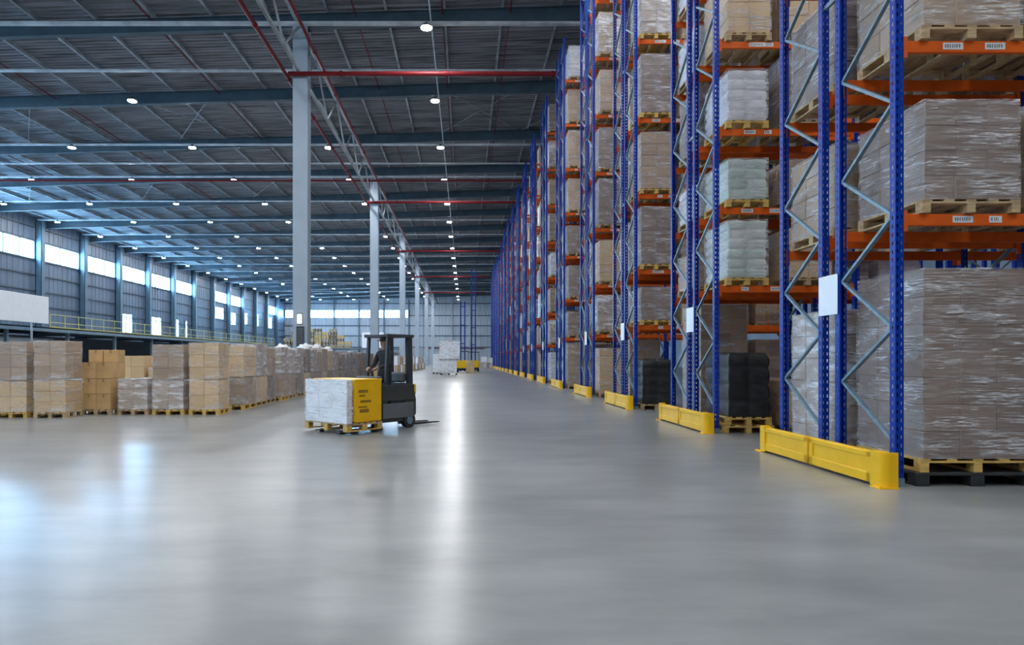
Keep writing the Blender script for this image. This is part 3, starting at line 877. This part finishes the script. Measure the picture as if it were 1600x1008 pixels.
# bare boxes on a pallet
tag(put('wooden_pallet', pallet_mesh(.84, .8, .14, 'wood'), None, (-10.05, 17.8, 0)), 'wooden pallet under the bare cardboard boxes', 'pallet')
def carton_box(cx, cy, z, w, d, h, label):
    me_k = ('cb', round(w, 2), round(d, 2), round(h, 2))
    if me_k not in PC:
        b = MB(); b.bbox(-w / 2, w / 2, -d / 2, d / 2, 0, h, .006)
        t = MB(); t.box(-.03, .03, -d / 2 - .0015, -d / 2, h - .09, h - .004); t.box(-.03, .03, -d / 2, d / 2, h - .0005, h + .0015)
        PC[me_k] = (b.mesh('cardboard_box', M['card']), t.mesh('packing_tape', M['tape']))
    o = put('cardboard_box', PC[me_k][0], None, (cx, cy, z)); put('packing_tape', PC[me_k][1], o)
    return tag(o, label, 'box', 'bare cardboard boxes stacked on a pallet')
for k, (z, h) in enumerate(((.142, .42), (.564, .42), (.986, .44))):
    for i in range(2):
        for j in range(2):
            carton_box(-10.05 + (i - .5) * .395, 17.8 + (j - .5) * .39, z, .388, .384, h - .004, f'bare brown box, {("bottom", "second", "third")[k]} layer, {("front", "rear")[j]} {("outer", "inner")[i]} corner')
for i, (xo, w) in enumerate(((-.30, .40), (.11, .40), (.445, .22), (.70, .26))):
    if i < 2: carton_box(-10.05 + xo + .1, 17.95, 1.43, w - .01, .40, .34, f'bare brown box in the set-back top layer, {ordinal(i + 1)} from the wrapped stacks')
# stacks further back, seen between the front ones
stack(-11.75, 21.6, .9, .9, .72, .74, 'tan', 'tan', 'second line, first of three', False, var=1)
stack(-10.75, 21.7, .9, .9, .60, .44, 'carton', 'tan', 'second line, behind the short stack', True, var=2)
stack(-9.65, 21.8, .85, .9, .60, .30, 'tan', 'white', 'second line, with white bundles on top', True, var=3)
# the line of stacks running down the aisle
XE = -6.72; y = 19.15; k = 0
rs = random.Random(5)
pat1 = ['carton', 'carton', 'tan', 'greycarton', 'carton', 'carton', 'greycarton', 'tan']
pat2 = ['carton', 'tan', 'silver', 'carton', 'silver', 'silver', 'silver', 'greycarton', 'silver', 'carton']
while y < 108:
    w = .80; d = rs.choice((.98, 1.08, 1.15))
    xo = XE - w + rs.uniform(-.06, .04) + (.12 if k in (0,) else 0)
    k += 1
    hh = (0.78, .82, .80)[k % 3]; h2 = (.96, .90, 1.02, .94)[k % 4]
    if y > 34: h2 = (.88, .94, .80)[k % 3]
    s1 = pat1[k % 8]; s2 = pat2[k % 10]
    if 34 < y < 47: s1 = s2 = 'greycarton'
    if y > 55: s1, s2 = (('tan', 'white'), ('carton', 'silver'), ('white', 'carton'))[k % 3]
    stack(xo, y, w, d, hh, h2 if not (y > 60 and k % 4 == 0) else 0, s1, s2, f'{ordinal(k)} in the line running down the aisle', y < 40, var=k % 3)
    y += d + (rs.uniform(.06, .16) if y < 34 else rs.uniform(.2, .5) if y < 60 else 1.2)
    if k == 3: y += .35
    if 46.5 < y < 49: y += 1.5
# loose film bundles lying on top of some of the stacks
def film_bundle(x, y, z, w, h, label, sd):
    b = MB(); nu, nv = 14, 8; off = Vector((sd * 7.1, sd * 3.3, 0)); vs = []
    for j in range(nv + 1):
        ph = PI / 2 * j / nv
        for i in range(nu):
            a = 2 * PI * i / nu
            p = Vector((math.cos(a) * math.cos(ph), math.sin(a) * math.cos(ph), math.sin(ph)))
            k = 1 + .35 * noise.noise(p * 2.2 + off) + (.12 * noise.noise(p * 6 + off))
            vs.append((p.x * w / 2 * k, p.y * w / 2 * k, p.z * h * k))
    fs = [(j * nu + i, j * nu + (i + 1) % nu, (j + 1) * nu + (i + 1) % nu, (j + 1) * nu + i) for j in range(nv) for i in range(nu)] + [tuple(range(nu))[::-1]]
    b.add(vs, fs)
    tag(b.build('film_bundle', M['whitebox'], None, True, (x, y, z)), label, 'film bundle', 'crumpled film bundles on the stacks')
for i, (x, y, w, h) in enumerate(((-7.15, 24.6, .62, .20), (-7.2, 28.2, .66, .24), (-7.1, 30.6, .5, .2), (-7.15, 33.0, .6, .22), (-7.15, 39.2, .5, .2), (-7.1, 44, .5, .2))):
    tops = [o for o in bpy.data.objects if o.name.startswith('wrapped_carton_block') and o.parent is None and abs(o.location.x - x) < .5 and abs(o.location.y - y) < .7]
    if not tops: continue
    o = min(tops, key=lambda q: abs(q.location.y - y))
    top = o.location.z + max(c[2] for k in o.children for c in k.bound_box)
    film_bundle(o.location.x, o.location.y, top + .002, w, h, f'crumpled white film lying on top of the stacks, {ordinal(i + 1)} down the aisle', i)
# stack behind that shows dark end and pallets by the end wall
for i, (x, y, h1, h2) in enumerate(((2.7, 110, .9, .9), (3.75, 110.4, .8, .85), (2.9, 114, .9, .95))):
    stack(x, y, .95, 1.1, h1, h2, 'silver', 'white', f'{ordinal(i + 1)} stack by the far rack end', False, var=i)

# goods on the walkway level at the far end
structure(MB().box(-54, -18, 186, 200.5, 4.6, 4.85).build('floor_gallery', M['walkway']))
gi = 0; rc = random.Random(11)
M['woodold'] = simple('weathered_crate_wood', (0.22, 0.15, 0.07), 0.8, 0, 0.5, 1.5)
for x in (-52.2, -49.9, -47.6, -45.4, -43.2, -41.0, -38.8, -36.6, -34.4):
    gi += 1; n_ = (3, 5, 6, 6, 6, 5, 6, 4, 2)[gi - 1]
    e = empty('timber_crate_stack', (x, 188, 4.86), 0, f'tall stack of wooden crates on the far gallery, {ordinal(gi)} from the window wall', 'crate stack', 'wooden crate stacks on the far gallery')
    for q in range(n_):
        b = MB(); z = q * .96; ox = rc.uniform(-.12, .12)
        for s in range(3): b.box(ox - .95, ox + .95, -.6, .6, z + .14 + s * .25, z + .30 + s * .25)
        for xx in (-.95, -.06, .83): b.box(ox + xx, ox + xx + .12, -.63, .63, z, z + .92)
        b.build('crate', M[rc.choice(('woodyel', 'woodold', 'woodold', 'wood'))], e)
wp = empty('white_partition', (-27, 187, 4.86), 0, 'white partition panel on the far gallery', 'partition')
MB().bbox(-3.2, 3.2, 0, .3, .1, 4.6, .03).build('panel', M['white'], wp)
for s in (-3.0, 2.9): MB().box(s, s + .1, .3, 1.2, 0, .1).build('panel_foot', M['column'], wp)

# ------------------------------------------------------------------ people
def skin_body(name, joints, edges, mat, parent=None, sub=2):
    me = bpy.data.meshes.new(name)
    names = list(joints); ix = {n: i for i, n in enumerate(names)}
    me.from_pydata([joints[n][:3] for n in names], [(ix[a], ix[c]) for a, c in edges], [])
    me.materials.append(mat)
    o = put(name, me, parent)
    sk = o.modifiers.new('skin', 'SKIN'); sk.use_smooth_shade = True
    for n in names:
        v = me.skin_vertices[0].data[ix[n]]; r = joints[n][3]
        v.radius = (r, r) if not isinstance(r, tuple) else r
        v.use_root = (n == names[0])
    o.modifiers.new('sub', 'SUBSURF').levels = sub; o.modifiers['sub'].render_levels = sub
    return o

def person(loc, rz, label, clothes, cap=True, arms='reach'):
    """standing figure about 1.74 m tall facing local -x"""
    P = empty('person', loc, rz, label, 'person')
    J = {'pelvis': (0, 0, .93, (.15, .12)), 'waist': (-.01, 0, 1.08, (.14, .11)), 'chest': (-.01, 0, 1.27, (.17, .125)), 'top': (0, 0, 1.41, (.14, .10)), 'neck': (-.01, 0, 1.47, .06),
         'hl': (.0, .10, .88, .095), 'kl': (-.03, .11, .49, .065), 'al': (.01, .11, .09, .045), 'tl': (-.13, .12, .045, .042),
         'hr': (.0, -.10, .88, .095), 'kr': (-.01, -.11, .49, .065), 'ar': (.03, -.11, .09, .045), 'tr': (-.11, -.12, .045, .042),
         'sl': (0, .19, 1.40, .07), 'sr': (0, -.19, 1.40, .07)}
    if arms == 'reach':
        J.update({'el': (-.08, .25, 1.15, .052), 'wl': (-.31, .15, 1.09, .036), 'er': (-.10, -.25, 1.15, .052), 'wr': (-.31, -.15, 1.09, .036)})
    else:
        J.update({'el': (.02, .27, 1.13, .052), 'wl': (-.04, .29, .89, .036), 'er': (.02, -.27, 1.13, .052), 'wr': (-.04, -.29, .89, .036)})
    E = [('pelvis', 'waist'), ('waist', 'chest'), ('chest', 'top'), ('top', 'neck'), ('pelvis', 'hl'), ('hl', 'kl'), ('kl', 'al'), ('al', 'tl'), ('pelvis', 'hr'), ('hr', 'kr'), ('kr', 'ar'), ('ar', 'tr'),
         ('top', 'sl'), ('sl', 'el'), ('el', 'wl'), ('top', 'sr'), ('sr', 'er'), ('er', 'wr')]
    skin_body('body', J, E, clothes, P)
    H = {'n': (-.01, 0, 1.46, .055), 'n2': (-.02, 0, 1.54, .055), 'j': (-.035, 0, 1.585, (.07, .075)), 'm': (-.02, 0, 1.65, (.08, .098)), 't': (-.015, 0, 1.71, (.078, .092)), 't2': (-.01, 0, 1.745, (.05, .06))}
    skin_body('head', H, [('n', 'n2'), ('n2', 'j'), ('j', 'm'), ('m', 't'), ('t', 't2')], M['skin'], P)
    b = MB(); b.add([(-.105, -.013, 1.60), (-.105, .013, 1.60), (-.128, 0, 1.605), (-.1, 0, 1.66)], [(0, 1, 2), (0, 2, 3), (1, 3, 2), (0, 3, 1)]); b.build('nose', M['skin'], P)
    for s in (-1, 1):
        b = MB(); b.tube((-.106, s * .032, 1.655), (-.098, s * .032, 1.655), .010, 8); b.build('eye', M['ink'], P)
        b = MB(); b.bbox(-.02, .015, s * .088 - .008, s * .088 + .008, 1.62, 1.68, .004); b.build('ear', M['skin'], P)
    b = MB(); b.bbox(-.112, -.10, -.024, .024, 1.578, 1.586, .002); b.build('mouth', M['tape'], P)
    b = MB(); b.tube((-.012, 0, 1.675), (-.012, 0, 1.74), .112, 14, .10); b.tube((-.012, 0, 1.74), (-.012, 0, 1.78), .10, 14, .05)
    if cap: b.prism([(-.10, -.07), (-.19, -.045), (-.20, 0), (-.19, .045), (-.10, .07)], 1.675, 1.69)
    b.build('cap' if cap else 'hair', M['hair'], P, True)
    for s, w in ((1, 'wl'), (-1, 'wr')):
        x, yy, z, _ = J[w]; d = Vector(J[w][:3]) - Vector(J['el' if s > 0 else 'er'][:3]); d.normalize()
        sd = Vector((0, 1, 0)); up = d.cross(sd).normalized()
        HJ = {'w': (x, yy, z, .026)}; c = Vector((x, yy, z))
        pm = c + d * .08; HJ['p'] = (*pm, (.02, .038)); HE = [('w', 'p')]
        for q in range(4):
            o_ = (q - 1.5) * .021; L = (.07, .08, .085, .07)[q]
            a = pm + sd * o_ + d * .02; m1 = a + d * L * .5 + up * .01; e1 = m1 + d * L * .3 + up * .035
            HJ[f'a{q}'] = (*a, .009); HJ[f'b{q}'] = (*m1, .0085); HJ[f'c{q}'] = (*e1, .0075); HE += [('p', f'a{q}'), (f'a{q}', f'b{q}'), (f'b{q}', f'c{q}')]
        th = c + d * .03 - sd * s * .035; t2 = th + d * .04 - sd * s * .02
        HJ['t'] = (*th, .011); HJ['u'] = (*t2, .009); HE += [('w', 't'), ('t', 'u')]
        skin_body('hand', HJ, HE, M['skin'], P, 1)
    return P

# ------------------------------------------------------------------ the truck crossing the aisle
TR = R(50); TC = Vector((-2.33, 12.6, 0))
def tloc(x, y, z=0):
    return (TC.x + x * math.cos(TR) - y * math.sin(TR), TC.y + x * math.sin(TR) + y * math.cos(TR), z)
T = empty('pallet_truck', TC, TR, 'black ride-on warehouse truck with an overhead guard crossing the main aisle', 'truck')
b = MB(); b.prism([(1.02, .16), (1.95, .16), (2.08, .30), (2.08, .62), (1.98, .96), (1.75, .99), (1.72, .42), (1.24, .42), (1.22, 1.0), (1.02, 1.02)], .14, .20, 'y'); b.prism([(1.02, .16), (1.95, .16), (2.08, .30), (2.08, .62), (1.98, .96), (1.75, .99), (1.72, .42), (1.24, .42), (1.22, 1.0), (1.02, 1.02)], 1.14, 1.20, 'y')
b.prism([(1.72, .16), (1.95, .16), (2.08, .30), (2.08, .62), (1.98, .96), (1.75, .99)], .20, 1.14, 'y'); b.box(1.02, 1.24, .2, 1.14, .16, 1.0); b.box(1.24, 1.72, .2, 1.14, .16, .22)
b.build('chassis', M['truckdark'], T)
MB().bbox(1.04, 2.0, .105, .14, .62, .96, .01).build('side_cover', M['truckdark'], T)
MB().bbox(1.06, 1.98, .10, .14, .24, .56, .01).build('side_cover', M['seatgrey'], T)
MB().bbox(2.0, 2.11, .15, .30, .72, .96, .02).build('tail_cover', M['yellow'], T)
MB().bbox(1.78, 1.96, .3, 1.0, .99, 1.22, .04).build('back_cushion', M['seatgrey'], T)
b = MB(); b.bbox(1.06, 1.22, .3, 1.0, 1.0, 1.14, .02); b.build('control_console', M['seatgrey'], T)
b = MB(); b.tube((1.15, .52, 1.13), (1.10, .52, 1.29), .022, 6); b.tube((1.10, .38, 1.29), (1.10, .66, 1.29), .012, 6)
for q in range(16):
    a0, a1 = 2 * PI * q / 16, 2 * PI * (q + 1) / 16
    P_ = lambda a: (1.10 + .14 * math.sin(a) * .8, .52 + .15 * math.cos(a), 1.29 + .14 * math.sin(a) * .35)
    b.tube(P_(a0), P_(a1), .014, 6)
b.build('steering_wheel', M['tyre'], T)
for (x, y_) in ((1.22, .2), (1.22, .80), (1.93, .2), (1.93, .80)):
    b = MB(); b.bar((x, y_, .95), (x + (.06 if x < 1.5 else -.02), y_, 2.0), .06 if x < 1.5 else .10, .06 if x < 1.5 else .12); b.build('guard_pillar', M['truckdark'], T)
b = MB(); b.bbox(1.2, 2.0, .12, .20, 1.98, 2.05, .01); b.bbox(1.2, 2.0, .80, .88, 1.98, 2.05, .01)
for x in (1.2, 1.38, 1.56, 1.75, 1.93): b.bbox(x, x + .07, .2, .80, 1.985, 2.04, .008)
b.build('overhead_guard', M['truckdark'], T)
for (x, y_) in ((1.86, .16), (1.86, 1.18)):
    b = MB(); b.tube((x, y_ - .05, .17), (x, y_ + .07, .17), .17, 18); w_ = b.build('wheel', M['tyre'], T)
    MB().tube((x, y_ - .055, .17), (x, y_ - .045, .17), .09, 12).build('hub', M['galv'], w_)
for y_ in (.30, .95):
    b = MB(); b.prism([(-.0, .035), (1.04, .035), (1.04, .16), (.98, .16), (.96, .075), (.02, .06)], y_ - .08, y_ + .08, 'y'); b.build('fork', M['forksteel'], T)
    b = MB(); b.tube((.12, y_ - .05, .036), (.12, y_ + .05, .036), .034, 10); b.build('load_wheel', M['tyre'], T)
for y_ in (.26, .62):
    b = MB(); b.prism([(2.02, .04), (2.02, .3), (2.08, .3), (2.10, .10), (2.92, .065), (2.95, .05), (2.92, .04)], y_ - .045, y_ + .045, 'y'); b.build('rear_fork', M['forksteel'], T)
# its load: pallet, wrapped white cartons at the end, yellow crate behind
LP = empty('transport_pallet', tloc(.47, .68, .085), TR, 'wooden pallet carried on the forks of the moving truck', 'pallet')
b = MB()
for q in range(6): x = -.47 + q * .164; b.box(x, x + .12, -.68, .68, .118, .14)
for y_ in (-.68, -.06, .56): b.box(-.47, .47, y_, y_ + .12, .096, .118)
b.build('deck_boards', M['wood'], LP)
b = MB()
for y_ in (-.68, -.06, .56):
    for x in (-.47, -.06, .35): b.box(x, x + .12, y_, y_ + .12, .0, .096)
    b.box(-.47, .47, y_, y_ + .12, -.02, 0)
b.build('blocks_and_runners', M['woodyel'], LP)
pn, body, fl = get_load('white', .13, 1.33, .86, 3)
e = empty('wrapped_carton_block', tloc(.07, .68, .229), TR, 'white wrapped cartons on the end of the moving pallet', 'cartons')
put('carton_block', body, e); put('stretch_wrap', fl, e, (0, 0, .001))
yc = empty('yellow_crate', tloc(.575, .68, .229), TR, 'yellow crate with dark printed marks on the moving pallet', 'crate')
b = MB(); b.bbox(-.365, .365, -.67, .67, 0, .87, .02)
b.build('crate_body', M['yellow'], yc)
MB().bbox(-.37, .37, -.675, .675, .84, .875, .008).build('lid', M['yellow'], yc)
b = MB()
for (x0, x1, z0, z1) in ((-.27, -.02, .60, .66), (-.25, -.10, .52, .56), (-.22, .06, .40, .45), (-.27, -.05, .30, .33), (-.24, .0, .20, .27)): b.box(x0, x1, -.674, -.669, z0, z1)
b.build('printed_marks', simple('faded_brown_print', (0.30, 0.16, 0.012), 0.5), yc)
person(tloc(1.49, .52, .235), TR, 'person in dark clothes and a dark cap driving the moving truck', M['cloth'])

# ------------------------------------------------------------------ far end of the main aisle
def tall_truck(x, y, hgt, label, colr):
    r = empty('turret_truck', (x, y, 0), 0, label, 'truck', 'tall-mast trucks far down the aisle')
    for s in (-.24, .24):
        b = MB(); b.box(s - .07, s + .07, -.14, .14, .1, hgt); b.build('mast_rail', M['blue'], r)
    b = MB(); z = 1.2
    while z < hgt: b.box(-.17, .17, -.06, .06, z - .05, z + .05); z += 2.2
    b.build('mast_crossbars', M['blue'], r)
    MB().bbox(-.72, .72, .2, 2.4, .18, 1.25, .05).build('body', M[colr], r)
    MB().bbox(-.70, .70, -1.3, -.2, .35, .5, .02).build('cab_floor', M['truckdark'], r)
    MB().bbox(-.70, .70, -1.3, -1.2, .5, 1.4, .02).build('cab_front', M['yellow'], r)
    MB().bbox(-.72, .72, -1.3, -.2, 2.4, 2.5, .02).build('cab_roof', M['truckdark'], r)
    for s in (-.68, .64): 
        for q in (-1.27, -.28): MB().box(s, s + .05, q, q + .05, .5, 2.4).build('cab_pillar', M['truckdark'], r)
    for s in (-.6, .6):
        for q in (-.6, 2.0): MB().tube((s - .1, q, .18), (s + .1, q, .18), .18, 12).build('wheel', M['tyre'], r)
    for s in (-.3, .3): MB().box(s - .06, s + .06, -2.4, -1.3, .35, .4).build('fork', M['forksteel'], r)
    return r
tall_truck(-.30, 76, 8.4, 'truck with the shorter blue mast beside the white load', 'blue')
tall_truck(1.05, 82, 13.0, 'truck with the taller blue mast near the rack ends', 'truckdark')
wrapped('wrapped_pallet', (-1.62, 62.6, 0), 1.55, 1.2, 1.25, 'white', 'white wrapped pallet in the main aisle, bottom of a tall pair', 'white pallets in the main aisle', 'blackplastic', .16, True, var=4)
wrapped('wrapped_pallet', (-1.52, 62.5, 1.44), 2.0, 1.3, 1.72, 'white', 'white wrapped pallet in the main aisle, top of a tall pair', 'white pallets in the main aisle', 'wood', .15, True, var=5)
wrapped('wrapped_pallet', (-2.95, 66.5, 0), .8, 1.0, 1.9, 'white', 'narrow white wrapped pallet behind the tall pair in the aisle', 'white pallets in the main aisle', 'blackplastic', .16, True, var=6)
wrapped('wrapped_pallet', (.55, 72, 0), .9, 1.0, 1.2, 'tan', 'tan cartons on a pallet between the two tall-mast trucks', 'loads far down the aisle', 'woodyel', .16, False, var=1)

# ------------------------------------------------------------------ world
w = bpy.data.worlds.new('world'); S.world = w; w.use_nodes = True
bg = w.node_tree.nodes['Background']; bg.inputs[0].default_value = (0.5, 0.7, 1.0, 1); bg.inputs[1].default_value = 0.05
